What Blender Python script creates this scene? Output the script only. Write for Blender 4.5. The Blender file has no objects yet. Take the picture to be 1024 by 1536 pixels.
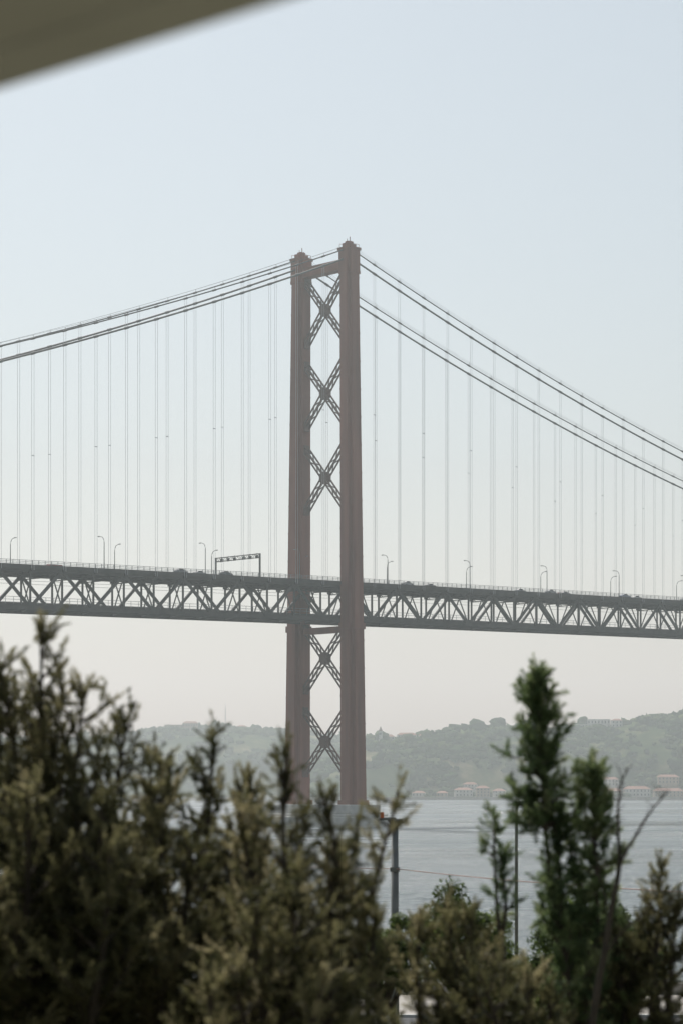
import bpy, math, random
import numpy as np
from mathutils import Vector, noise, Matrix
random.seed(7); np.random.seed(7)
S=bpy.context.scene
COL=S.collection
R=math.radians

# ---------------------------------------------------------------- materials
def newmat(name):
    m=bpy.data.materials.new(name); m.use_nodes=True
    return m, m.node_tree.nodes, m.node_tree.links, m.node_tree.nodes['Principled BSDF']
def paint(name,c1,c2,scale=0.3,rough=0.6,metal=0.0,stretch=(1,1,1),bump=0.0):
    m,N,L,b=newmat(name)
    tc=N.new('ShaderNodeTexCoord'); mp=N.new('ShaderNodeMapping'); mp.inputs['Scale'].default_value=stretch
    nz=N.new('ShaderNodeTexNoise'); nz.inputs['Scale'].default_value=scale; nz.inputs['Detail'].default_value=6
    r=N.new('ShaderNodeValToRGB'); r.color_ramp.elements[0].position=0.35; r.color_ramp.elements[1].position=0.68
    r.color_ramp.elements[0].color=(*c1,1); r.color_ramp.elements[1].color=(*c2,1)
    L.new(tc.outputs['Object'],mp.inputs['Vector']); L.new(mp.outputs['Vector'],nz.inputs['Vector'])
    L.new(nz.outputs['Fac'],r.inputs['Fac']); L.new(r.outputs['Color'],b.inputs['Base Color'])
    b.inputs['Roughness'].default_value=rough; b.inputs['Metallic'].default_value=metal
    if bump:
        bp=N.new('ShaderNodeBump'); bp.inputs['Strength'].default_value=bump
        L.new(nz.outputs['Fac'],bp.inputs['Height']); L.new(bp.outputs['Normal'],b.inputs['Normal'])
    return m
M_tower=paint('tower_paint',(.18,.060,.038),(.30,.105,.066),.25,.65,stretch=(1,1,.12))
M_brace=paint('brace_paint',(.09,.05,.04),(.14,.075,.06),.4,.65)
M_truss=paint('truss_paint',(.040,.040,.036),(.078,.071,.064),.3,.7)
M_cable=paint('cable_paint',(.06,.06,.06),(.11,.11,.11),.5,.65)
M_hang=paint('hanger_steel',(.50,.51,.51),(.62,.62,.62),.5,.5)
M_rail=paint('rail_steel',(.20,.21,.21),(.32,.32,.31),.5,.6)
M_asph=paint('asphalt',(.04,.04,.042),(.065,.065,.065),.8,.9)
M_conc=paint('pier_concrete',(.36,.36,.34),(.56,.55,.52),.25,.85,bump=.2)
M_pave=paint('promenade_concrete',(.26,.24,.21),(.36,.33,.30),.5,.9,bump=.1)
M_soff=paint('soffit_plaster',(.70,.70,.72),(.80,.80,.82),1.5,.9,bump=.1)
M_galv=paint('galvanised_steel',(.12,.125,.12),(.19,.195,.185),2.0,.6)
M_bark=paint('bark',(.035,.028,.02),(.09,.07,.05),12,.95,stretch=(1,1,.3),bump=.5)
M_wallw=paint('wall_white',(.42,.41,.38),(.58,.56,.52),.2,.9)
M_wallo=paint('wall_ochre',(.30,.24,.17),(.42,.33,.24),.2,.9)
M_roof=paint('terracotta',(.20,.10,.07),(.29,.15,.105),.4,.95)
M_win=paint('window_glass',(.02,.025,.03),(.04,.045,.05),.5,.3)
M_grass=paint('grass_soil',(.05,.055,.025),(.12,.10,.06),.8,.95,bump=.4)
M_orange=paint('orange_plastic',(.45,.10,.03),(.55,.14,.05),1,.5)
M_tyre=paint('rubber',(.02,.02,.02),(.03,.03,.03),1,.8)
M_signb=paint('sign_back',(.05,.055,.06),(.08,.085,.09),1,.6)
M_lampglass=paint('lamp_lens',(.5,.5,.5),(.6,.6,.6),1,.3)

def foliage(name,cols,trans=.5,spec=.5):
    m,N,L,b=newmat(name)
    at=N.new('ShaderNodeAttribute'); at.attribute_name='tint'
    r=N.new('ShaderNodeValToRGB'); e=r.color_ramp.elements
    e[0].color=(*cols[0],1); e[1].color=(*cols[-1],1)
    for i,c in enumerate(cols[1:-1]):
        x=e.new((i+1)/(len(cols)-1)); x.color=(*c,1)
    L.new(at.outputs['Fac'],r.inputs['Fac']); L.new(r.outputs['Color'],b.inputs['Base Color'])
    b.inputs['Roughness'].default_value=.6 if spec>.1 else 1; b.inputs['Specular IOR Level'].default_value=spec
    t=N.new('ShaderNodeBsdfTranslucent'); L.new(r.outputs['Color'],t.inputs['Color'])
    mx=N.new('ShaderNodeMixShader'); mx.inputs['Fac'].default_value=trans
    L.new(b.outputs[0],mx.inputs[1]); L.new(t.outputs[0],mx.inputs[2])
    L.new(mx.outputs[0],N['Material Output'].inputs['Surface'])
    return m
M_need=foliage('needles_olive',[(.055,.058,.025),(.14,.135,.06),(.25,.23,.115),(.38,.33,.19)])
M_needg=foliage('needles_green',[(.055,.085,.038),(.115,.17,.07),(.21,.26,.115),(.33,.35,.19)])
M_leaf=foliage('broad_leaves',[(.035,.05,.016),(.07,.10,.028),(.12,.16,.045),(.19,.22,.08)])
M_far=foliage('distant_foliage',[(.014,.028,.011),(.028,.05,.018),(.05,.078,.028),(.09,.11,.045)],.0,0)

# ---------------------------------------------------------------- mesh builder
class MB:
    def __init__(s): s.v=[]; s.f=[]; s.mi=[]; s.cur=0
    def add(s,vs,fs):
        o=len(s.v); s.v.extend(vs)
        for f in fs: s.f.append(tuple(i+o for i in f)); s.mi.append(s.cur)
    def box(s,x0,x1,y0,y1,z0,z1):
        s.add([(x0,y0,z0),(x1,y0,z0),(x1,y1,z0),(x0,y1,z0),(x0,y0,z1),(x1,y0,z1),(x1,y1,z1),(x0,y1,z1)],
              [(0,3,2,1),(4,5,6,7),(0,1,5,4),(1,2,6,5),(2,3,7,6),(3,0,4,7)])
    def beam(s,p0,p1,w,h,up=(0,0,1)):
        p0=Vector(p0);p1=Vector(p1);d=(p1-p0)
        if d.length<1e-6: return
        d.normalize(); u=Vector(up)
        if abs(d.dot(u))>.98: u=Vector((1,0,0))
        a=d.cross(u).normalized(); b=a.cross(d).normalized()
        vs=[]
        for p in(p0,p1):
            for sa,sb in((-1,-1),(1,-1),(1,1),(-1,1)):
                vs.append(tuple(p+a*(sa*w/2)+b*(sb*h/2)))
        s.add(vs,[(0,3,2,1),(4,5,6,7),(0,1,5,4),(1,2,6,5),(2,3,7,6),(3,0,4,7)])
    def tube(s,pts,rad,n=6):
        pts=[Vector(p) for p in pts]; vs=[]; fs=[]
        K=len(pts)
        for i,p in enumerate(pts):
            d=(pts[min(i+1,K-1)]-pts[max(i-1,0)]).normalized()
            u=Vector((0,0,1)) if abs(d.z)<.9 else Vector((0,1,0))
            a=d.cross(u).normalized(); b=a.cross(d)
            r=rad[i] if hasattr(rad,'__len__') else rad
            for k in range(n):
                t=2*math.pi*k/n; vs.append(tuple(p+a*math.cos(t)*r+b*math.sin(t)*r))
        for i in range(K-1):
            for k in range(n):
                k2=(k+1)%n; fs.append((i*n+k,i*n+k2,(i+1)*n+k2,(i+1)*n+k))
        fs.append(tuple(range(n))[::-1]); fs.append(tuple((K-1)*n+k for k in range(n)))
        s.add(vs,fs)
    def obj(s,name,mats,parent=None,loc=(0,0,0),rot=0,smooth=False,bevel=0):
        me=bpy.data.meshes.new(name); me.from_pydata(s.v,[],s.f)
        for m in(mats if isinstance(mats,list) else [mats]): me.materials.append(m)
        me.polygons.foreach_set('material_index',s.mi)
        if smooth: me.polygons.foreach_set('use_smooth',[True]*len(s.f))
        me.update()
        o=bpy.data.objects.new(name,me); COL.objects.link(o)
        o.location=loc; o.rotation_euler=(0,0,rot)
        if parent: o.parent=parent
        if bevel:
            md=o.modifiers.new('bevel','BEVEL'); md.width=bevel; md.segments=2
        return o
def empty(name,loc=(0,0,0),rot=0,parent=None):
    e=bpy.data.objects.new(name,None); COL.objects.link(e); e.location=loc; e.rotation_euler=(0,0,rot)
    e.empty_display_size=1
    if parent: e.parent=parent
    return e

# ================================================================ BRIDGE
TH=math.atan2(.687,.727)
BL=(-5.4,796.4,0)
bridge=empty('suspension_bridge',BL,TH)
def zo(t): return .0185*t-8e-6*t*t
P=11.5; K0,K1=-24,43
def cz(t):   # primary cable
    return 186-.35*t+.0003456*t*t if t>=0 else 186+.41*t+.0003*t*t
def cz2(t):
    return 189-.35*t+.0003456*t*t if t>=0 else 189+.40*t+.0003*t*t
ZT,ZB=7.3,189
# legs
for sgn,nm in((-1,'tower_leg_near'),(1,'tower_leg_far')):
    b=MB()
    def ring(z,a,n=.58):
        f=(z-ZT)/(ZB-ZT); yc=sgn*(13.5-2.0*f)
        c=n*a
        pl=[(a,-c),(a,c),(c,c),(c,a),(-c,a),(-c,c),(-a,c),(-a,-c),(-c,-c),(-c,-a),(c,-a),(c,-c)]
        return [(x,y+yc,z) for x,y in pl]
    def loft(zs,aa,n=.58):
        vs=[];fs=[]
        for z,a in zip(zs,aa): vs+=ring(z,a,n)
        for i in range(len(zs)-1):
            for k in range(12):
                k2=(k+1)%12; fs.append((i*12+k,i*12+k2,(i+1)*12+k2,(i+1)*12+k))
        fs.append(tuple(range(12))[::-1]); fs.append(tuple((len(zs)-1)*12+k for k in range(12)))
        b.add(vs,fs)
    A=lambda z:3.75-(z-ZT)/(ZB-ZT)*1.0
    loft([ZT,181],[A(ZT),A(181)])
    z=ZT+8
    while z<180:
        loft([z,z+.22],[A(z)+.06]*2,.60); z+=9.1
    loft([180.5,181.2],[3.05,3.05],.66)
    loft([181.2,188.2],[2.95,2.95],.66)
    loft([188.2,188.8],[3.2,3.2],.72)
    loft([ZT,ZT+1.4],[4.3,4.3],.66)
    loft([64.5,66.5],[A(65)+.25]*2,.66)
    yc=sgn*11.5
    b.box(-2.2,2.2,yc-1.0,yc+1.0,188.8,190.2)
    b.box(-1.1,1.1,yc-.8,yc+.8,190.2,191.0)
    for x in(-2.6,-1.3,0,1.3,2.6):
        for yy in(-1.8,1.8): b.beam((x,yc+yy,188.8),(x,yc+yy,190.1),.1,.1)
    for yy in(-1.8,1.8): b.beam((-2.6,yc+yy,190.1),(2.6,yc+yy,190.1),.1,.1)
    b.tube([(.3,yc,191),(.3,yc,192.6)],.14); b.tube([(-.9,yc,190),(-.9,yc,191.8)],.1)
    b.tube([(1.5,yc+.5,190),(1.5,yc+.5,191.5)],.1)
    b.obj(nm,M_tower,bridge)
# braces
b=MB()
for c in(170.2,142.7,114.9,55.4,27.9):
    f=(c-ZT)/(ZB-ZT); yl=(13.5-2*f)-(3.75-f)*.95; H=10.2
    for s1 in(-1,1):
        for px in(-.9,.9):
            p0=Vector((px,-yl,c-s1*H)); p1=Vector((px,yl,c+s1*H)); d=(p1-p0).normalized(); n=Vector((0,-d.z,d.y))
            for o in(-.7,.7): b.beam(p0+n*o,p1+n*o,.35,.48)
            nseg=10
            for i in range(nseg):
                a0=p0.lerp(p1,i/nseg)+n*(.7 if i%2 else -.7); a1=p0.lerp(p1,(i+1)/nseg)+n*(-.7 if i%2 else .7)
                b.beam(a0,a1,.16,.34)
        for q in(0,1):
            pe=(0,-yl if q==0 else yl,c+(-s1*H if q==0 else s1*H))
            y=pe[1]; b.box(-1.12,1.12,min(y,y*.93),max(y,y*.93),pe[2]-1.4,pe[2]+1.4)
    g=[]
    for px in(-1.12,1.12):
        for k in range(8):
            t=math.pi/8+k*math.pi/4; g.append((px,math.cos(t)*1.8,c+math.sin(t)*2.2))
    b.add(g,[tuple(range(8))[::-1],tuple(range(8,16))]+[(k,(k+1)%8,8+(k+1)%8,8+k) for k in range(8)])
b.obj('cross_braces',M_brace,bridge)
b=MB()
b.box(-1.6,1.6,-9,9,182.3,185.0)
b.box(-1.9,1.9,-9,9,185.0,185.25)
b.box(-1.9,1.9,-9,9,182.05,182.3)
b.box(-1.4,1.4,-10,10,63.6,65.6)
b.obj('portal_struts',M_tower,bridge)
# pier
b=MB()
b.box(-11,11,-22,22,-3,3.4); b.box(-9.5,9.5,-20,20,3.4,4.2); b.box(-6.5,6.5,-19.5,19.5,4.2,7.3)
b.obj('tower_pier',M_conc,bridge,bevel=.25)
# cables
b=MB(); hg=MB()
tl=[-276+i*(276/60) for i in range(61)]; tr=[i*(494.5/100) for i in range(101)]
for y in(-11.5,11.5):
    for T in(tl,tr):
        b.tube([(t,y,cz(t)) for t in T],.30,8)
        b.tube([(t,y,cz2(t)) for t in T],.20,8)
        for yy in(-.5,.5):
            b.tube([(t,y+yy,cz2(t)+1.0) for t in T],.035,4)
    for k in range(K0,K1+1):
        if k==0: continue
        t=k*P
        top=cz(t) if k%2 else cz2(t)
        for dx in(-.42,.42):
            hg.tube([(t+dx,y,78.5+zo(t)),(t+dx,y,top)],.055,4)
        for z_,r in((cz(t),.42),(cz2(t),.32)):
            sl=(cz(t+1)-cz(t-1))/2
            b.tube([(t-.7,y,z_-.7*sl),(t+.7,y,z_+.7*sl)],r,8)
        b.beam((t,y-.3,cz2(t)),(t,y-.3,cz2(t)+1.1),.07,.07)
        if k%2: hg.beam((t-.5,y,78.5+zo(t)+ (top-78.5)*.55),(t+.5,y,78.5+zo(t)+(top-78.5)*.55),.12,.2)
b.obj('main_cables',M_cable,bridge); hg.obj('hanger_ropes',M_hang,bridge)
# trusses and deck
tr_=MB(); dk=MB(); rl=MB(); fl=MB()
zt0,zb0=78.7,67.7
for k in range(K0,K1):
    t0,t1=k*P,(k+1)*P; a,bz=zo(t0),zo(t1)
    for y in(-10.2,10.2):
        tr_.beam((t0,y,zt0+a),(t1,y,zt0+bz),.75,1.1)
        tr_.beam((t0,y,zb0+a),(t1,y,zb0+bz),.75,1.05)
        tr_.beam((t0,y,zb0+a),(t0,y,zt0+a),.45,.5,up=(0,1,0))
        if k%2: tr_.beam((t0,y,zb0+a),(t1,y,zt0+bz),.55,.9)
        else:   tr_.beam((t0,y,zt0+a),(t1,y,zb0+bz),.55,.9)
        zz=zb0+a+.75 if k%2 else zt0+a-.75
        tr_.box(t0-1.3,t0+1.3,y-.42,y+.42,zz-.85,zz+.85)
        tr_.box(t0-.6,t0+.6,y-.42,y+.42,(zt0+a-1.2) if k%2 else zb0+a+.3,(zt0+a-.3) if k%2 else zb0+a+1.2)
        yy=y-.2*math.copysign(1,y)
        for hh in(2.2,3.0): rl.beam((t0,yy,zb0+a+hh),(t1,yy,zb0+bz+hh),.1,.12)
        for q in range(4):
            f=q/4; tt=t0+f*P; zz=zb0+a+(bz-a)*f
            rl.beam((tt,yy,zz+.9),(tt,yy,zz+3.0),.1,.1)
    fl.beam((t0,-11.4,zt0+a+.1),(t0,11.4,zt0+a+.1),.4,1.1)
    fl.beam((t0,-10,zt0+a-1.3),(t0,10,zt0+a-1.3),.3,.3)
    for q in range(-3,4):
        fl.beam((t0,q*3.2-1.6,zt0+a-1.3),(t0,q*3.2+(0),zt0+a-.4),.2,.2)
    fl.beam((t0,-10,zb0+a),(t0,10,zb0+a),.4,1.0)
    fl.beam((t0,-10,zb0+a),(t1,10,zb0+bz),.3,.3); fl.beam((t0,10,zb0+a),(t1,-10,zb0+bz),.3,.3)
    fl.beam((t0,-10,zb0+a+.5),(t0,-5.5,zt0+a-1.3),.3,.3); fl.beam((t0,10,zb0+a+.5),(t0,5.5,zt0+a-1.3),.3,.3)
    fl.beam((t0,-3.6,zb0+a+1.2),(t1,-3.6,zb0+bz+1.2),.5,1.2); fl.beam((t0,3.6,zb0+a+1.2),(t1,3.6,zb0+bz+1.2),.5,1.2)
    fl.beam((t0,0,zb0+a+1.7),(t1,0,zb0+bz+1.7),7.6,.25)
    fl.beam((t0,0,zt0+a-3.4),(t1,0,zt0+bz-3.4),.08,.08); fl.beam((t0,0,zt0+a-2.4),(t1,0,zt0+bz-2.4),.08,.08)
    dk.cur=0; dk.beam((t0,0,zt0+a+.95),(t1,0,zt0+bz+.95),22.2,.5)
    dk.cur=1
    for y in(-11.25,11.25):
        dk.beam((t0,y,zt0+a+.85),(t1,y,zt0+bz+.85),.28,1.1)
        for hh in(1.7,2.15,2.6): rl.beam((t0,y,zt0+a+hh),(t1,y,zt0+bz+hh),.09,.12)
        for q in range(5):
            f=q/5; tt=t0+f*P; zz=zt0+a+(bz-a)*f
            rl.beam((tt,y,zz+1.4),(tt,y,zz+2.65),.14,.14)
    for y in(-8,-5,-2,2,5,8): fl.beam((t0,y,zt0+a+.4),(t1,y,zt0+bz+.4),.25,.6)
    dk.cur=2
    for y in(-7.2,-3.7,3.7,7.2):
        f0,f1=.1,.45; dk.beam((t0+f0*P,y,zt0+a+(bz-a)*f0+1.206),(t0+f1*P,y,zt0+a+(bz-a)*f1+1.206),.15,.004)
    dk.cur=1; dk.beam((t0,0,zt0+a+1.6),(t1,0,zt0+bz+1.6),.3,.8)
tr_.obj('stiffening_trusses',M_truss,bridge); fl.obj('floor_beams',M_truss,bridge)
dk.obj('road_deck',[M_asph,M_truss,M_wallw],bridge); rl.obj('railings',M_rail,bridge)
RZ=lambda t: zt0+zo(t)+1.2
def b2w(t,y,z):
    c,s=math.cos(TH),math.sin(TH)
    return (BL[0]+c*t-s*y, BL[1]+s*t+c*y, z)
lampme=None
def bridge_lamp(t,y,arm):
    global lampme
    if lampme is None:
        b=MB()
        b.tube([(0,0,0),(0,0,.9)],.18,8); b.tube([(0,0,.9),(0,0,8.2),(0,.18,8.9),(0,.7,9.6),(0,1.6,9.9),(0,2.1,9.95)],[.14,.11,.10,.09,.08,.08],8)
        b.box(-.2,.2,2.0,2.9,9.87,10.07); b.cur=1; b.box(-.15,.15,2.1,2.8,9.83,9.868)
        o=b.obj('street_lamp',[M_galv,M_lampglass]); lampme=o.data
    else:
        o=bpy.data.objects.new('street_lamp',lampme); COL.objects.link(o)
    o.location=b2w(t,y,RZ(t)-.1); o.rotation_euler=(0,0,TH+(0 if arm>0 else math.pi))
for k in range(-1,9):
    bridge_lamp(-100+39.4*k,-10.9,1)
    bridge_lamp(-79+39.4*k,10.9,-1)
b=MB(); t=0
for y in(-10.7,10.7):
    b.box(-.22,.22,y-.22,y+.22,0,7.6); b.box(-.5,.5,y-.5,y+.5,-.1,.15)
for z in(6.3,7.5):
    for x in(-.35,.35): b.beam((x,-10.7,z),(x,10.7,z),.16,.16)
n=16
for i in range(n):
    y0=-10.7+21.4*i/n; y1=y0+21.4/n
    for x in(-.35,.35): b.beam((x,y0,6.3 if i%2 else 7.5),(x,y1,7.5 if i%2 else 6.3),.09,.09)
    b.beam((-.35,y0,7.5),(.35,y0,7.5),.08,.08); b.beam((-.35,y0,6.3),(.35,y0,6.3),.08,.08)
b.cur=1
for y in(-8.6,-5.3,-2.2,2.2,5.3,8.6):
    b.box(.5,.7,y-.6,y+.6,6.2,7.2); b.tube([(.62,y,7.2),(.62,y,7.9)],.1,6)
b.obj('sign_gantry',[M_truss,M_signb],None,b2w(-38,0,RZ(-38)),TH)
carpaint=[paint('car_paint',c,c,1,.55) for c in((.3,.3,.3),(.03,.03,.035),(.25,.03,.03),(.06,.09,.18),(.4,.4,.38),(.15,.15,.16))]
def car(t,y,col,kind=0):
    b=MB(); W=.88
    if kind==0:
        prof=[(-2.15,.35),(-2.2,.75),(-2.05,.98),(-1.55,1.05),(-1.05,1.43),(.35,1.46),(1.05,1.0),(1.95,.86),(2.15,.65),(2.15,.35)]
        win=[(-1.45,1.06),(-1.0,1.38),(.3,1.40),(.9,1.04)]; wh=(-1.35,1.35); Lh=.32
    else:
        prof=[(-2.9,.45),(-2.95,2.3),(-2.8,2.5),(1.5,2.5),(2.2,1.5),(2.9,1.25),(3.0,.9),(3.0,.45)]
        win=[(.4,1.45),(.4,2.2),(1.45,2.2),(1.95,1.5)]; wh=(-1.9,2.0); Lh=.36; W=1.0
    n=len(prof)
    def wy(z): return W*(1 if z<1.0+kind else .84 if kind==0 else .97)
    vs=[(x,-wy(z),z) for x,z in prof]+[(x,wy(z),z) for x,z in prof]
    b.add(vs,[tuple(range(n)),tuple(range(n,2*n))[::-1]]+[(i,n+i,n+(i+1)%n,(i+1)%n) for i in range(n)])
    b.cur=1
    for s in(-1,1):
        m=len(win); b.add([(x,s*(wy(z)+.012) if z<1.1 else s*(W*(.86 if kind==0 else .985)+.012),z) for x,z in win],[tuple(range(m))])
    b.cur=2
    for wx in wh:
        for s in(-1,1):
            b.tube([(wx,s*(W-.2),Lh),(wx,s*(W+.02),Lh)],Lh,12)
    b.obj('van' if kind else 'car',[carpaint[col],M_win,M_tyre],None,b2w(t,y,RZ(t)+.01),TH+(0 if y<0 else math.pi))
random.seed(11)
for i,t in enumerate([-128,-117,-104,-92,-83,-70,-58,-49,-31,-18,8,22,31,45,52,66,78,90,101,113,128,140,152,165,178,190]):
    car(t+random.uniform(-2,2),random.choice([-9.0,-5.4,-5.4,5.4,9.0]),i%6,1 if i%9==2 else 0)

# ================================================================ WATER
b=MB(); b.add([(-14000,-2000,0),(14000,-2000,0),(14000,26000,0),(-14000,26000,0)],[(0,1,2,3)])
m,N,L,p=newmat('river_water')
p.inputs['Base Color'].default_value=(.06,.085,.092,1); p.inputs['Roughness'].default_value=.12; p.inputs['IOR'].default_value=1.34
tc=N.new('ShaderNodeTexCoord')
def nz(scale,st,rot=0):
    mp=N.new('ShaderNodeMapping'); mp.inputs['Scale'].default_value=st; mp.inputs['Rotation'].default_value=(0,0,rot)
    n=N.new('ShaderNodeTexNoise'); n.inputs['Scale'].default_value=scale; n.inputs['Detail'].default_value=5; n.inputs['Roughness'].default_value=.6
    L.new(tc.outputs['Object'],mp.inputs[0]); L.new(mp.outputs[0],n.inputs[0]); return n
n1=nz(.35,(1,1.6,1),.2); n2=nz(.03,(.6,1.3,1),-.1); n3=nz(.004,(.5,1.6,1),.1)
a=N.new('ShaderNodeMath'); a.operation='MULTIPLY_ADD'; a.inputs[1].default_value=4.5; L.new(n2.outputs['Fac'],a.inputs[0]); L.new(n1.outputs['Fac'],a.inputs[2])
bp=N.new('ShaderNodeBump'); bp.inputs['Strength'].default_value=.95; bp.inputs['Distance'].default_value=1.6
L.new(a.outputs[0],bp.inputs['Height']); L.new(bp.outputs[0],p.inputs['Normal'])
r=N.new('ShaderNodeMapRange'); r.inputs['From Min'].default_value=.35; r.inputs['From Max'].default_value=.65; r.inputs['To Min'].default_value=.08; r.inputs['To Max'].default_value=.38
L.new(n3.outputs['Fac'],r.inputs['Value']); L.new(r.outputs[0],p.inputs['Roughness'])
b.obj('river',m)

# ================================================================ NEAR GROUND
def gz(y):
    if y<25: return 8.5
    if y>85: return 3.0
    f=(y-25)/60; f=f*f*(3-2*f); return 8.5-5.5*f
b=MB(); xs=np.linspace(-700,700,141); ys=np.concatenate([np.linspace(-600,20,12),np.linspace(25,95,30)])
vs=[(float(x),float(y),gz(y)+(.25*noise.noise(Vector((x*.05,y*.08,0))) if y<84 else 0)) for y in ys for x in xs]
nx=len(xs); fs=[(j*nx+i,j*nx+i+1,(j+1)*nx+i+1,(j+1)*nx+i) for j in range(len(ys)-1) for i in range(nx-1)]
b.add(vs,fs); b.obj('ground',M_grass)
b=MB(); b.box(-700,700,95,117,-3,3.02); b.obj('quay',M_pave)
b=MB(); b.box(-700,700,96.5,97,3.02,3.15); b.box(-700,700,104.5,104.8,3.02,3.15); b.obj('kerb',M_conc)
b=MB(); b.cur=0; b.add([(-700,97,3.028),(700,97,3.028),(700,104.5,3.028),(-700,104.5,3.028)],[(0,1,2,3)])
b.cur=1
for i in range(-60,60): x=i*8; b.add([(x,100.6,3.034),(x+4,100.6,3.034),(x+4,100.8,3.034),(x,100.8,3.034)],[(0,1,2,3)])
b.obj('riverside_road',[M_asph,M_wallw])
b=MB(); b.box(-700,700,116.2,116.8,3.02,3.55); b.obj('quay_wall',M_pave,bevel=.04)

# ================================================================ FAR SHORE
def interp(tab,x):
    return float(np.interp(x,[a for a,_ in tab],[c for _,c in tab]))
tabR=[(-70,0),(-30,30),(0,50),(29,63),(82,65),(143,76),(196,75),(264,76),(324,83),(388,90),(520,94),(825,88),(1500,80)]
tabL=[(-1600,60),(-900,70),(-573,78),(-311,78),(-264,90),(-161,94),(-86,90),(-11,80),(100,76),(600,70)]
def hillh(tab,x,v,D):
    H=interp(tab,x)
    n=noise.fractal(Vector((x*.012,v*.012,1.3)),1,2,4)
    if v<0: return -2
    if v<38: return 3.0
    elif v<110: q=(v-38)/72; f=.03+.55*(q*q*(3-2*q))
    else:
        q=min(1,(v-110)/(D-110)); f=.58+.42*math.sin(q*math.pi/2)
    return max(2.5,H*f*(1+.16*n*(1-min(1,v/D)*.75)))+ (2.5*n)
def hill(name,tab,x0,x1,ysh,D,nx,ny,depth,mat):
    b=MB(); xs=np.linspace(x0,x1,nx); vv=np.concatenate([[-3,0],np.linspace(4,depth,ny)])
    vs=[(float(x),float(ysh+v+12*math.sin(x*.013)),hillh(tab,x,v,D)) for v in vv for x in xs]
    fs=[(j*nx+i,j*nx+i+1,(j+1)*nx+i+1,(j+1)*nx+i) for j in range(len(vv)-1) for i in range(nx-1)]
    b.add(vs,fs); return b.obj(name,mat,smooth=True)
m,N,L,p=newmat('hill_scrub')
tc=N.new('ShaderNodeTexCoord'); n=N.new('ShaderNodeTexNoise'); n.inputs['Scale'].default_value=.022; n.inputs['Detail'].default_value=9; n.inputs['Roughness'].default_value=.65
r=N.new('ShaderNodeValToRGB'); e=r.color_ramp.elements
e[0].position=.42; e[0].color=(.022,.042,.015,1); e[1].position=.70; e[1].color=(.24,.20,.13,1)
x=e.new(.52); x.color=(.045,.065,.025,1); x=e.new(.60); x.color=(.11,.11,.055,1)
L.new(tc.outputs['Object'],n.inputs[0]); L.new(n.outputs[0],r.inputs[0]); L.new(r.outputs[0],p.inputs['Base Color']); p.inputs['Roughness'].default_value=1; p.inputs['Specular IOR Level'].default_value=0
M_hill=m
hill('hill',tabR,-70,1500,2470,290,320,60,900,M_hill)
hill('hill',tabL,-1600,600,3080,330,220,44,900,M_hill)
def ico():
    import bmesh
    bm=bmesh.new(); bmesh.ops.create_icosphere(bm,subdivisions=2,radius=1)
    v=np.array([q.co[:] for q in bm.verts]); f=np.array([[q.index for q in fa.verts] for fa in bm.faces]); bm.free(); return v,f
IV,IF=ico()
def mesh_np(name,V,F,tint,mat,parent=None,smooth=False):
    me=bpy.data.meshes.new(name); k=F.shape[1]
    me.vertices.add(len(V)); me.vertices.foreach_set('co',V.astype(np.float32).ravel())
    me.loops.add(F.size); me.loops.foreach_set('vertex_index',F.astype(np.int32).ravel())
    me.polygons.add(len(F)); me.polygons.foreach_set('loop_start',np.arange(0,F.size,k,dtype=np.int32))
    me.polygons.foreach_set('loop_total',np.full(len(F),k,dtype=np.int32))
    me.update(calc_edges=True)
    at=me.attributes.new('tint','FLOAT','POINT'); at.data.foreach_set('value',tint.astype(np.float32))
    me.materials.append(mat)
    o=bpy.data.objects.new(name,me); COL.objects.link(o)
    if parent: o.parent=parent
    return o
def treemass(name,tab,x0,x1,ysh,D,count,seed):
    rng=np.random.RandomState(seed); Vs=[];Fs=[];Ts=[];o=0;c=0
    while c<count:
        x=rng.uniform(x0,x1); v=rng.uniform(8,D+60) if rng.rand()<.75 else rng.uniform(D-90,D+30)
        d=noise.fractal(Vector((x*.014,v*.02,7)),1,2,3)
        if d<rng.uniform(-.35,.25): continue
        if v<45 and rng.rand()<.8: continue
        z=hillh(tab,x,v,D)
        s=rng.uniform(1.7,4.4)*(1.15 if v>D-100 else 1)
        if rng.rand()<.08: s*=1.8
        ct=.42+.9*noise.noise(Vector((x*.02,v*.03,3)))
        for kk in range(2):
            jit=1+.28*rng.randn(len(IV),1)
            V=IV*jit*np.array([s*rng.uniform(.8,1.3),s,s*rng.uniform(.6,1.1)])*(1 if kk==0 else .7)
            V=V+np.array([x+(rng.randn()*s*.6 if kk else 0),ysh+v+12*math.sin(x*.013)+rng.randn()*kk,z+s*.4+(rng.uniform(-.2,.6)*s if kk else 0)])
            Vs.append(V);Fs.append(IF+o);Ts.append(np.full(len(IV),np.clip(rng.normal(ct,.16),0,1))); o+=len(IV)
        c+=1
    mesh_np(name,np.concatenate(Vs),np.concatenate(Fs),np.concatenate(Ts),M_far)
treemass('hillside_trees',tabR,-40,560,2470,290,3200,3)
treemass('hillside_trees',tabL,-560,140,3080,330,1500,4)
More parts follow.
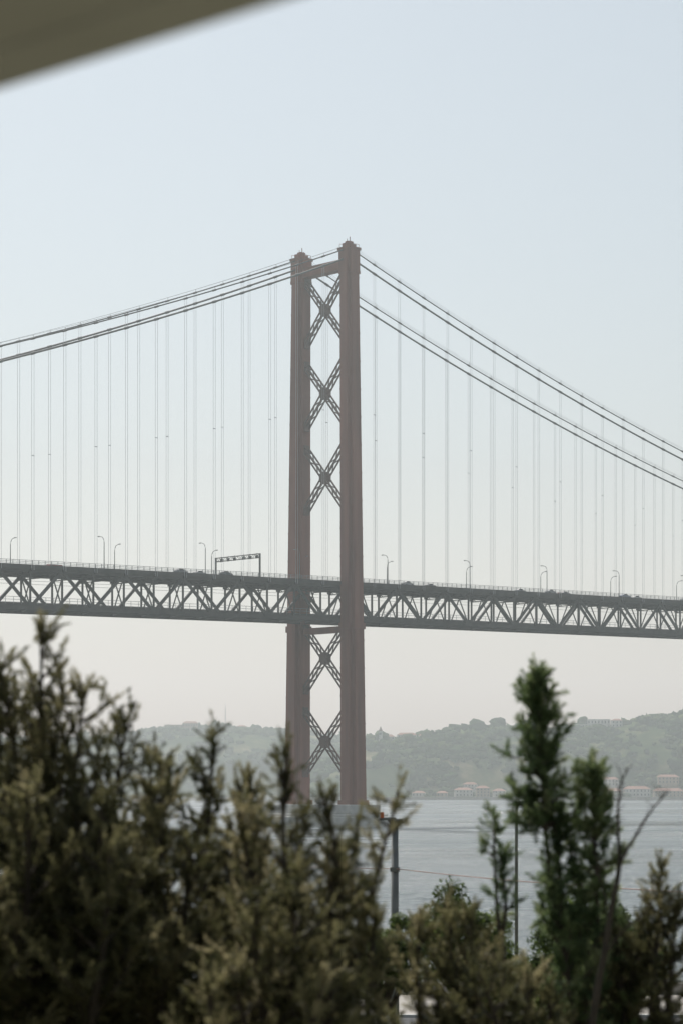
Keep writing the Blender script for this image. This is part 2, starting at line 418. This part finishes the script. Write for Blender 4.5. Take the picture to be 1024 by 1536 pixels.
def building(name,x,y,z,w,d,h,rot=0,wall=M_wallw,roofh=3,floors=2,tower=False):
    b=MB(); b.box(-w/2,w/2,-d/2,d/2,-4,h)
    b.cur=1; e=.5
    if roofh>0:
        g=min(w,d)/2*.98
        b.add([(-w/2-e,-d/2-e,h),(w/2+e,-d/2-e,h),(w/2+e,d/2+e,h),(-w/2-e,d/2+e,h),(-w/2+g*.6,0,h+roofh),(w/2-g*.6,0,h+roofh)],
              [(0,1,5,4),(1,2,5),(2,3,4,5),(3,0,4),(3,2,1,0)])
    else:
        b.cur=0; b.box(-w/2-.15,w/2+.15,-d/2-.15,d/2+.15,h,h+.7)
    b.cur=2
    nw=max(2,int(w/3.5)); fh=h/floors
    for f in range(floors):
        for i in range(nw):
            xx=-w/2+(i+.5)*w/nw; b.box(xx-.55,xx+.55,-d/2-.04,-d/2+.1,f*fh+fh*.3,f*fh+fh*.8)
        for i in range(max(2,int(d/4))):
            n2=max(2,int(d/4)); yy=-d/2+(i+.5)*d/n2
            b.box(w/2-.1,w/2+.04,yy-.5,yy+.5,f*fh+fh*.3,f*fh+fh*.8); b.box(-w/2-.04,-w/2+.1,yy-.5,yy+.5,f*fh+fh*.3,f*fh+fh*.8)
    b.obj(name,[wall,M_roof,M_win],None,(x,y,z),rot)
SY=lambda x:2470+12*math.sin(x*.013)
for x,w,h,rh,wl,nm,fl_ in[(272,30,6,3,M_wallo,'warehouse',2),(303,26,8,3,M_wallw,'warehouse',2),(335,30,6,3,M_wallo,'warehouse',2),(368,32,9,3,M_wallw,'warehouse',3),(402,30,7,3,M_wallo,'warehouse',2),
        (80,14,4,2,M_wallw,'riverside_house',1),(104,12,4,2,M_wallo,'riverside_house',1),(126,18,7,2.5,M_wallw,'riverside_house',2),(146,14,9,2.5,M_wallo,'riverside_house',3),(163,12,6,2.5,M_wallw,'riverside_house',2),(192,10,4,2,M_wallo,'riverside_house',1)]:
    building(nm,x,SY(x)+22,3,w,14,h,random.uniform(-.08,.08),wl,rh,fl_)
for x,w,h,rh,wl,v in[(280,18,7,2.5,M_wallw,60),(340,22,7,2.5,M_wallo,62),(135,14,6,2.5,M_wallw,60)]:
    building('hillside_house',x,SY(x)+v,hillh(tabR,x,v,290),w,11,h,random.uniform(-.15,.15),wl,rh,2)
for x,w,h,rh,v in[(272,18,8,0,262),(290,26,11,0,270),(310,12,8,2,266),(52,16,8,2.5,262),(74,22,9,2.5,268),(92,10,7,2,262)]:
    building('hilltop_building',x,SY(x)+v,hillh(tabR,x,v,290)-1,w,12,h,0,M_wallw,rh,2)
for x,w,h,rh in[(-235,26,9,0),(-212,22,11,3),(-140,14,9,2)]:
    building('hilltop_building',x,3080+320,hillh(tabL,x,320,330)-1,w,14,h,0,M_wallo,rh,2)
b=MB(); b.box(-5,5,-8,8,-3,8); b.box(-2,2,-12,-8,-3,14); b.cur=1
b.add([(-2.3,-12.3,14),(2.3,-12.3,14),(2.3,-7.7,14),(-2.3,-7.7,14),(0,-10,20)],[(0,1,4),(1,2,4),(2,3,4),(3,0,4),(3,2,1,0)])
b.add([(-5.4,-8,8),(5.4,-8,8),(5.4,8,8),(-5.4,8,8),(0,-8,11.5),(0,8,11.5)],[(0,1,4),(2,3,5),(1,2,5,4),(3,0,4,5),(3,2,1,0)])
b.cur=2; b.box(-.6,.6,-12.05,-11.9,10,12.4); b.box(-1.2,1.2,-12.05,-11.9,-2,1)
b.obj('church',[M_wallw,M_roof,M_win],None,(44,2470+270,hillh(tabR,44,270,290)))
b=MB()
for i in range(3):
    a0=i*2.094; a1=a0+2.094
    f=lambda a,z:(math.cos(a)*(1.4-z*.035),math.sin(a)*(1.4-z*.035),z)
    b.beam(f(a0,0),f(a0,34),.3,.3)
    for z in range(0,32,3): b.beam(f(a0,z),f(a1,z+3),.14,.14)
b.tube([(0,0,33),(0,0,40)],.15)
b.obj('radio_mast',M_galv,None,(-163,3400,hillh(tabL,-163,320,330)))
b=MB()
for i in range(40):
    x0=-40+i*20; b.box(x0,x0+20.0-.02,SY(x0)-4,SY(x0)+8,-2,2.6+.4*(i%2))
b.obj('far_quay',M_pave)

# ================================================================ LAMP, POLE, WIRES
e=empty('street_lamp',(6.50,90,3))
b=MB(); b.tube([(0,0,0),(0,0,.5)],.13,10); b.tube([(0,0,.5),(0,0,9.1),(.03,0,9.28),(.12,0,9.38)],[.075,.058,.052,.05],10); b.obj('pole',M_galv,e,smooth=True)
b=MB()
b.add([(-.06,-.08,9.29),(.52,-.15,9.38),(.52,.15,9.38),(-.06,.08,9.29),(-.03,-.05,9.46),(.50,-.1,9.53),(.50,.1,9.53),(-.03,.05,9.46)],
      [(0,3,2,1),(4,5,6,7),(0,1,5,4),(1,2,6,5),(2,3,7,6),(3,0,4,7)])
b.obj('head',M_signb,e,bevel=.02)
b=MB(); b.box(.1,.44,-.08,.08,9.30,9.33); b.obj('lens',M_lampglass,e)
zg=gz(80)
e=empty('utility_pole',(1.76,80,zg))
hp=11.95-zg
b=MB(); b.tube([(0,0,0),(0,0,hp-.25)],[.15,.115],14); b.obj('pole',M_galv,e,smooth=True)
b=MB(); b.tube([(0,0,hp-.28),(0,0,hp-.14),(0,0,hp-.06),(0,0,hp)],[.13,.17,.25,.25],14); b.box(-.5,.05,-.05,.05,hp-.05,hp+.03)
b.box(-.16,.16,-.16,.16,hp-1.75,hp-1.6); b.obj('cap',M_galv,e)
b=MB(); b.tube([(-.42,0,hp+.03),(-.42,0,hp+.22)],.06,8); b.obj('beacon',M_orange,e)
e2=empty('utility_pole',(14.5,45,gz(45))); b=MB(); h2=11.4-gz(45); b.tube([(0,0,0),(0,0,h2)],[.15,.11],12); b.tube([(0,0,h2),(0,0,h2+.1)],.2,12); b.obj('pole',M_galv,e2)
e3=empty('utility_pole',(-14,108,3)); b=MB(); b.tube([(0,0,0),(0,0,8.8)],[.15,.11],12); b.tube([(0,0,8.8),(0,0,8.9)],.2,12); b.obj('pole',M_galv,e3)
def wire(p,q,sag):
    p=Vector(p);q=Vector(q); pts=[]
    for i in range(31):
        f=i/30; v=p.lerp(q,f); v.z-=sag*4*f*(1-f); pts.append(v)
    return pts
b=MB(); b.tube(wire((1.76,80,10.3),(14.5,45,10.85),.25),.014,5); b.tube(wire((1.76,80,10.3),(-14,108,10.6),.3),.014,5)
b.obj('overhead_wire',paint('copper_wire',(.3,.19,.16),(.4,.26,.22),2,.5))

# ================================================================ ROOF OVERHANG
b=MB()
q0=Vector((-9.0,12.24,0)); q1=Vector((5.2,-.98,0)); nrm=Vector((-.68,-.733,0)) ; W=7
z0=14.285
def sl(off0,off1,z0,z1):
    p=[q0+nrm*off0,q1+nrm*off0,q1+nrm*off1,q0+nrm*off1]
    b.add([(v.x,v.y,z0) for v in p]+[(v.x,v.y,z1) for v in p],[(0,1,2,3),(7,6,5,4),(4,5,1,0),(5,6,2,1),(6,7,3,2),(7,4,0,3)])
sl(0,W,z0,z0+.35); sl(-.05,.02,z0+.10,z0+.42)
sl(.10,.16,z0-.006,z0+.01)
b.obj('roof_overhang',M_soff)

# ================================================================ TREES
def plumes_to_mesh(name,PL,K,nl,nw,mat,parent,rng,alpha=.75):
    A=np.array(PL); n=len(A)
    p=np.repeat(A[:,0:3],K,0); d=np.repeat(A[:,3:6],K,0); Ln=np.repeat(A[:,6],K); tn=np.repeat(A[:,7],K)
    N_=n*K
    u=rng.rand(N_)**.9; az=rng.rand(N_)*2*np.pi
    ref=np.tile(np.array([.3,.2,.93]),(N_,1)); a=np.cross(d,ref); a/=np.linalg.norm(a,axis=1)[:,None]+1e-9; bb=np.cross(d,a)
    pr=a*np.cos(az)[:,None]+bb*np.sin(az)[:,None]
    al=alpha*(1-.5*u)+rng.randn(N_)*.18
    nd=d*np.cos(al)[:,None]+pr*np.sin(al)[:,None]
    pos=p+d*(u*Ln)[:,None]; pos[:,2]+=.06*Ln*u*u
    l=nl*(1.1-.45*u)*rng.uniform(.7,1.2,N_)
    side=np.cross(nd,rng.randn(N_,3)); side/=np.linalg.norm(side,axis=1)[:,None]+1e-9
    w=(nw*rng.uniform(.7,1.2,N_))[:,None]
    tip=pos+nd*l[:,None]
    V=np.stack([pos-side*w*.35,pos+side*w*.35,(pos+tip)/2+side*w*.5+nd*l[:,None]*.1,tip,(pos+tip)/2-side*w*.5+nd*l[:,None]*.1],1).reshape(-1,3)
    F=np.arange(N_*5).reshape(-1,5)
    T=np.repeat(np.clip(tn+rng.randn(N_)*.08,0,1),5)
    return mesh_np(name,V,F,T,mat,parent)
def unit(v): return v/ (np.linalg.norm(v)+1e-9)
def feathery(name,base,leaders,seed,mat,K=38,nl=.05,nw=.0075,dens=18,trunk_r=.12,fork=.45,extra=2,expo=.7,droop=0.0,wobble=1.0):
    rng=np.random.RandomState(seed)
    par=empty(name,(0,0,0)); wood=MB(); PL=[]
    base=np.array(base,float)
    tops=np.array([l[:3] for l in leaders]); cen=tops.mean(0)
    fz=base[2]+(cen[2]-base[2])*fork
    forkp=np.array([base[0]*.6+cen[0]*.4,base[1]*.6+cen[1]*.4,fz])
    wood.tube([base,base*.5+forkp*.5+np.array([.05,.03,0]),forkp],[trunk_r,trunk_r*.85,trunk_r*.7],8)
    L2=[]
    for l in leaders:
        L2.append(l)
        for k in range(extra):
            tx,ty,tz,cl,sp,dn=l
            aa=rng.rand()*6.28; rr=rng.uniform(.25,.6)*sp*1.3
            dz=rng.uniform(.25,.8)*min(1,sp/.5)
            L2.append((tx+math.cos(aa)*rr,ty+math.sin(aa)*rr,tz-dz,max(.5,cl-dz),sp*rng.uniform(.75,1.05),dn))
    for (tx,ty,tz,cl,spread,dn) in L2:
        tip=np.array([tx,ty,tz]); lean=np.array([rng.randn()*.16,rng.randn()*.12,0])*wobble
        mid=np.array([tx*.75+forkp[0]*.25,ty*.75+forkp[1]*.25,fz*.6+tz*.4])+lean
        n=26; pts=[]
        wob=rng.randn(2)*.06*wobble
        for i in range(n+1):
            f=i/n; q=(1-f)**2*forkp+2*f*(1-f)*mid+f*f*tip
            q=q+np.array([math.sin(f*7)*wob[0],math.cos(f*6)*wob[1],0])*(1-f)
            pts.append(q)
        wood.tube(pts,[trunk_r*.4*(1-i/n)**.8+.004 for i in range(n+1)],6)
        seg=[np.linalg.norm(pts[i+1]-pts[i]) for i in range(n)]; tot=sum(seg)
        def at(q):
            r_=q
            for i in range(n-1,-1,-1):
                if r_<=seg[i]: f=r_/seg[i]; return pts[i+1]*(1-f)+pts[i]*f, unit(pts[i+1]-pts[i])
                r_-=seg[i]
            return pts[0],unit(pts[1]-pts[0])
        ct=rng.normal(.45,.18)
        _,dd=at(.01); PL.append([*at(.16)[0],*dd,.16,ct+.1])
        q=.04; az=rng.rand()*6
        while q<min(cl,tot):
            p0,dd=at(q); az+=2.4+rng.randn()*.5
            f=q/cl
            Lw=spread*(.14+.86*min(1,f*1.5)**expo)*rng.uniform(.45,1.25)
            el=.95-.8*min(1,f*1.2)+rng.randn()*.25
            dr=np.array([math.cos(az)*math.cos(el),math.sin(az)*math.cos(el),math.sin(el)])
            dr=unit(dr+dd*.15)
            m_=5; tw=[p0]; cd=dr.copy()
            for k in range(m_):
                cd=unit(cd+np.array([0,0,.09-droop])+rng.randn(3)*.13); tw.append(tw[-1]+cd*Lw/m_)
            wood.tube(tw,[.009*(1-k/(m_+1))+.0025 for k in range(m_+1)],4)
            tt=ct+rng.normal(0,.17)
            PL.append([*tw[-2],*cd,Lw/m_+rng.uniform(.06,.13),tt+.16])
            ns=int(Lw/.05)+1
            for k in range(ns):
                g=.15+.85*(k+rng.rand())/ns; i0=min(m_-1,int(g*m_)); ff=g*m_-i0
                pp=tw[i0]*(1-ff)+tw[i0+1]*ff; td=unit(tw[i0+1]-tw[i0])
                sd=unit(td*.7+rng.randn(3)*.6+np.array([0,0,.12]))
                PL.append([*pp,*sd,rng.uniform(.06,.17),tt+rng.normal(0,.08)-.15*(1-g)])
            q+=rng.uniform(.4,1.6)/(dens*dn)
    wood.obj('trunk_and_branches',M_bark,par)
    if PL: plumes_to_mesh('foliage',PL,K,nl,nw,mat,par,rng)
    return par
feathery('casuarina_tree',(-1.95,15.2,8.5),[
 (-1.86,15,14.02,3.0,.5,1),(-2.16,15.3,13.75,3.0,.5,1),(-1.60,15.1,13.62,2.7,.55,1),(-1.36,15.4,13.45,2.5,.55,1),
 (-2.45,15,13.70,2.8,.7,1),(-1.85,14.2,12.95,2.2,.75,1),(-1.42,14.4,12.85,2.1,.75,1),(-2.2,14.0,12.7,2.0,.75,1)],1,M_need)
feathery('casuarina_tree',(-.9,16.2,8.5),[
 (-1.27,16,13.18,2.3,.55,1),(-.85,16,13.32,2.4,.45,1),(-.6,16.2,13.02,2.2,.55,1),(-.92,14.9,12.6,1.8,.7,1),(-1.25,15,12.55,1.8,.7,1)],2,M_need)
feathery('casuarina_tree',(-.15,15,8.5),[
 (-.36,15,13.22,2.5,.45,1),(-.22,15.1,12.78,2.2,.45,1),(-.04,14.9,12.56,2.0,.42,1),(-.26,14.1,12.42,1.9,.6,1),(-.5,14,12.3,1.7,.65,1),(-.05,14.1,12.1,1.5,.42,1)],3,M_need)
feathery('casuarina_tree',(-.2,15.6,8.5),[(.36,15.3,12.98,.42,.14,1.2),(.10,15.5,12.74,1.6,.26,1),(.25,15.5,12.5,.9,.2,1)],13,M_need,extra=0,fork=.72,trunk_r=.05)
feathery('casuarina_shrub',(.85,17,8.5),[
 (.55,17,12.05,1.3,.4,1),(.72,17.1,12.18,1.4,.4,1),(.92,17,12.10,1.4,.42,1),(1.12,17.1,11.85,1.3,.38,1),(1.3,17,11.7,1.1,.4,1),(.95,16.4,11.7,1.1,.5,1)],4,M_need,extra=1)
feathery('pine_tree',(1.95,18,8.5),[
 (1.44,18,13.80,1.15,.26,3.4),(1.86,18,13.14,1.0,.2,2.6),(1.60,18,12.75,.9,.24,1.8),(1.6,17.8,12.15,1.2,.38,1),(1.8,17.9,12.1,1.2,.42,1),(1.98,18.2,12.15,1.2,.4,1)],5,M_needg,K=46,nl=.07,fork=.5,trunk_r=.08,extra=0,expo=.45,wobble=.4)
feathery('pine_tree',(1.25,18.6,8.5),[(1.17,18.6,12.80,.4,.08,1.2),(1.22,18.6,12.45,.5,.13,1)],15,M_needg,nl=.065,fork=.8,trunk_r=.04,extra=0,wobble=.3)
par=empty('dry_sapling'); b=MB()
def limb(pts,r0,r1):
    P_=[Vector(p) for p in pts]; out=[]
    for i in range(len(P_)-1):
        for k in range(4):
            f=k/4; q=P_[i].lerp(P_[i+1],f)+Vector((random.uniform(-1,1),random.uniform(-1,1),0))*.006; out.append(q)
    out.append(P_[-1]); n=len(out); b.tube(out,[r0+(r1-r0)*i/(n-1) for i in range(n)],6); return out
y=17.3
t0=limb([(1.60,y,8.5),(1.68,y,10.2),(1.79,y,11.3),(1.90,y+.02,11.94),(1.99,y,12.47)],.038,.017)
l1=limb([(1.99,y,12.47),(1.975,y,12.81),(1.99,y+.02,12.98),(2.04,y,13.14)],.014,.005)
l2=limb([(1.985,y,12.45),(2.11,y-.03,12.68),(2.23,y-.05,12.86),(2.34,y-.05,12.98)],.013,.005)
l3=limb([(1.93,y,12.1),(1.86,y+.1,12.32),(1.84,y+.15,12.5)],.009,.003)
l4=limb([(1.87,y,11.8),(2.02,y-.1,12.0),(2.16,y-.1,12.1),(2.27,y-.12,12.28)],.011,.003)
for l in(l1,l2,l3,l4):
    for i in range(2,len(l)-1):
        q=l[i]; s=random.choice((-1,1)); limb([q,q+Vector((s*random.uniform(.03,.07),random.uniform(-.05,.05),random.uniform(.05,.12)))],.004,.002)
b.obj('trunk_and_branches',M_bark,par)
feathery('casuarina_shrub',(2.3,18,8.5),[(2.38,18,12.42,.75,.2,1.8),(2.26,18,12.05,.9,.25,1.3),(2.22,18,11.90,1.0,.4,1),(2.42,18.1,11.72,.9,.35,1),(2.05,18,11.85,1.0,.4,1)],8,M_need,extra=1)
def broadleaf(name,base,cen,rad,n,seed):
    rng=np.random.RandomState(seed); par=empty(name); wood=MB()
    base=np.array(base,float);cen=np.array(cen,float);rad=np.array(rad,float)
    cl=[]
    fk=base*.35+cen*.65; wood.tube([base,base*.5+fk*.5+np.array([.08,0,0]),fk],[.11,.09,.07],8)
    for i in range(46):
        v=rng.randn(3); v/=np.linalg.norm(v); c=cen+v*rad*rng.uniform(.45,1.05); cl.append((c,rng.uniform(.14,.30)*rad.max()/.8,rng.normal(.45,.16)))
        m=(fk+c)/2+np.array([0,0,-.1]); wood.tube([fk,m,c],[.03,.016,.006],5)
    V=[];T=[]
    per=n//46
    for c,r,t in cl:
        d=rng.randn(per,3); d/=np.linalg.norm(d,axis=1)[:,None]; p=c+d*(r*rng.rand(per)**.4)[:,None]
        a=rng.randn(per,3); a/=np.linalg.norm(a,axis=1)[:,None]; b_=np.cross(a,d+.01); b_/=np.linalg.norm(b_,axis=1)[:,None]
        s=rng.uniform(.025,.045,per)[:,None]
        V.append(np.stack([p-a*s,p+b_*s*.5,p+a*s,p-b_*s*.5],1).reshape(-1,3)); T.append(np.repeat(np.clip(t+rng.randn(per)*.1,0,1),4))
    V=np.concatenate(V);T=np.concatenate(T); F=np.arange(len(V)).reshape(-1,4)
    wood.obj('trunk_and_branches',M_bark,par); mesh_np('foliage',V,F,T,M_leaf,par)
broadleaf('broadleaf_tree',(3.5,35,gz(35)),(3.6,35,10.45),(1.0,1.0,.75),26000,1)
broadleaf('broadleaf_tree',(1.8,36,gz(36)),(1.8,36,10.75),(.75,.75,.75),20000,2)
broadleaf('broadleaf_tree',(.5,34,gz(34)),(.6,34,10.6),(.45,.5,.6),12000,3)
broadleaf('broadleaf_tree',(2.6,37,gz(37)),(2.65,37,9.9),(.9,.8,.6),18000,4)

# ================================================================ HAZE (real homogeneous air volume)
b=MB(); b.box(-3000,3000,100,5200,-1.5,240)
m=bpy.data.materials.new('haze_air'); m.use_nodes=True; N=m.node_tree.nodes; L=m.node_tree.links; N.clear()
o=N.new('ShaderNodeOutputMaterial'); v=N.new('ShaderNodeVolumeScatter'); v.inputs['Density'].default_value=.00023; v.inputs['Anisotropy'].default_value=.45
v.inputs['Color'].default_value=(.915,1,.985,1)
L.new(v.outputs[0],o.inputs['Volume']); b.obj('haze',m)

# ================================================================ LIGHT
EL,AZ=R(55),R(-22)
w=bpy.data.worlds.new('World'); S.world=w; w.use_nodes=True; N=w.node_tree.nodes; L=w.node_tree.links
sky=N.new('ShaderNodeTexSky'); sky.sky_type='NISHITA'; sky.sun_disc=False; sky.sun_elevation=EL; sky.sun_rotation=AZ
sky.air_density=1.3; sky.dust_density=1.5; sky.ozone_density=1.0
hs=N.new('ShaderNodeHueSaturation'); hs.inputs['Saturation'].default_value=.52; hs.inputs['Hue'].default_value=.485; hs.inputs['Value'].default_value=.83
L.new(sky.outputs[0],hs.inputs['Color']); L.new(hs.outputs[0],N['Background'].inputs['Color']); N['Background'].inputs['Strength'].default_value=.12
sd=bpy.data.lights.new('sun','SUN'); sd.energy=5.0; sd.angle=R(.5); sd.color=(1,.975,.93)
so=bpy.data.objects.new('sun',sd); COL.objects.link(so)
dv=Vector((math.sin(AZ)*math.cos(EL),math.cos(AZ)*math.cos(EL),math.sin(EL)))
so.rotation_euler=dv.to_track_quat('Z','Y').to_euler(); so.location=(0,0,60)

# ================================================================ CAMERA
cd=bpy.data.cameras.new('camera'); co=bpy.data.objects.new('camera',cd); COL.objects.link(co)
co.location=(0,0,13); co.rotation_euler=(R(90),0,0)
cd.sensor_fit='HORIZONTAL'; cd.sensor_width=24; cd.lens=85; cd.shift_y=(1181-768)/1024
cd.clip_start=.1; cd.clip_end=40000
cd.dof.use_dof=True; cd.dof.focus_distance=780; cd.dof.aperture_fstop=2.4
S.camera=co
S.view_settings.view_transform='Standard'; S.view_settings.look='None'; S.view_settings.exposure=0
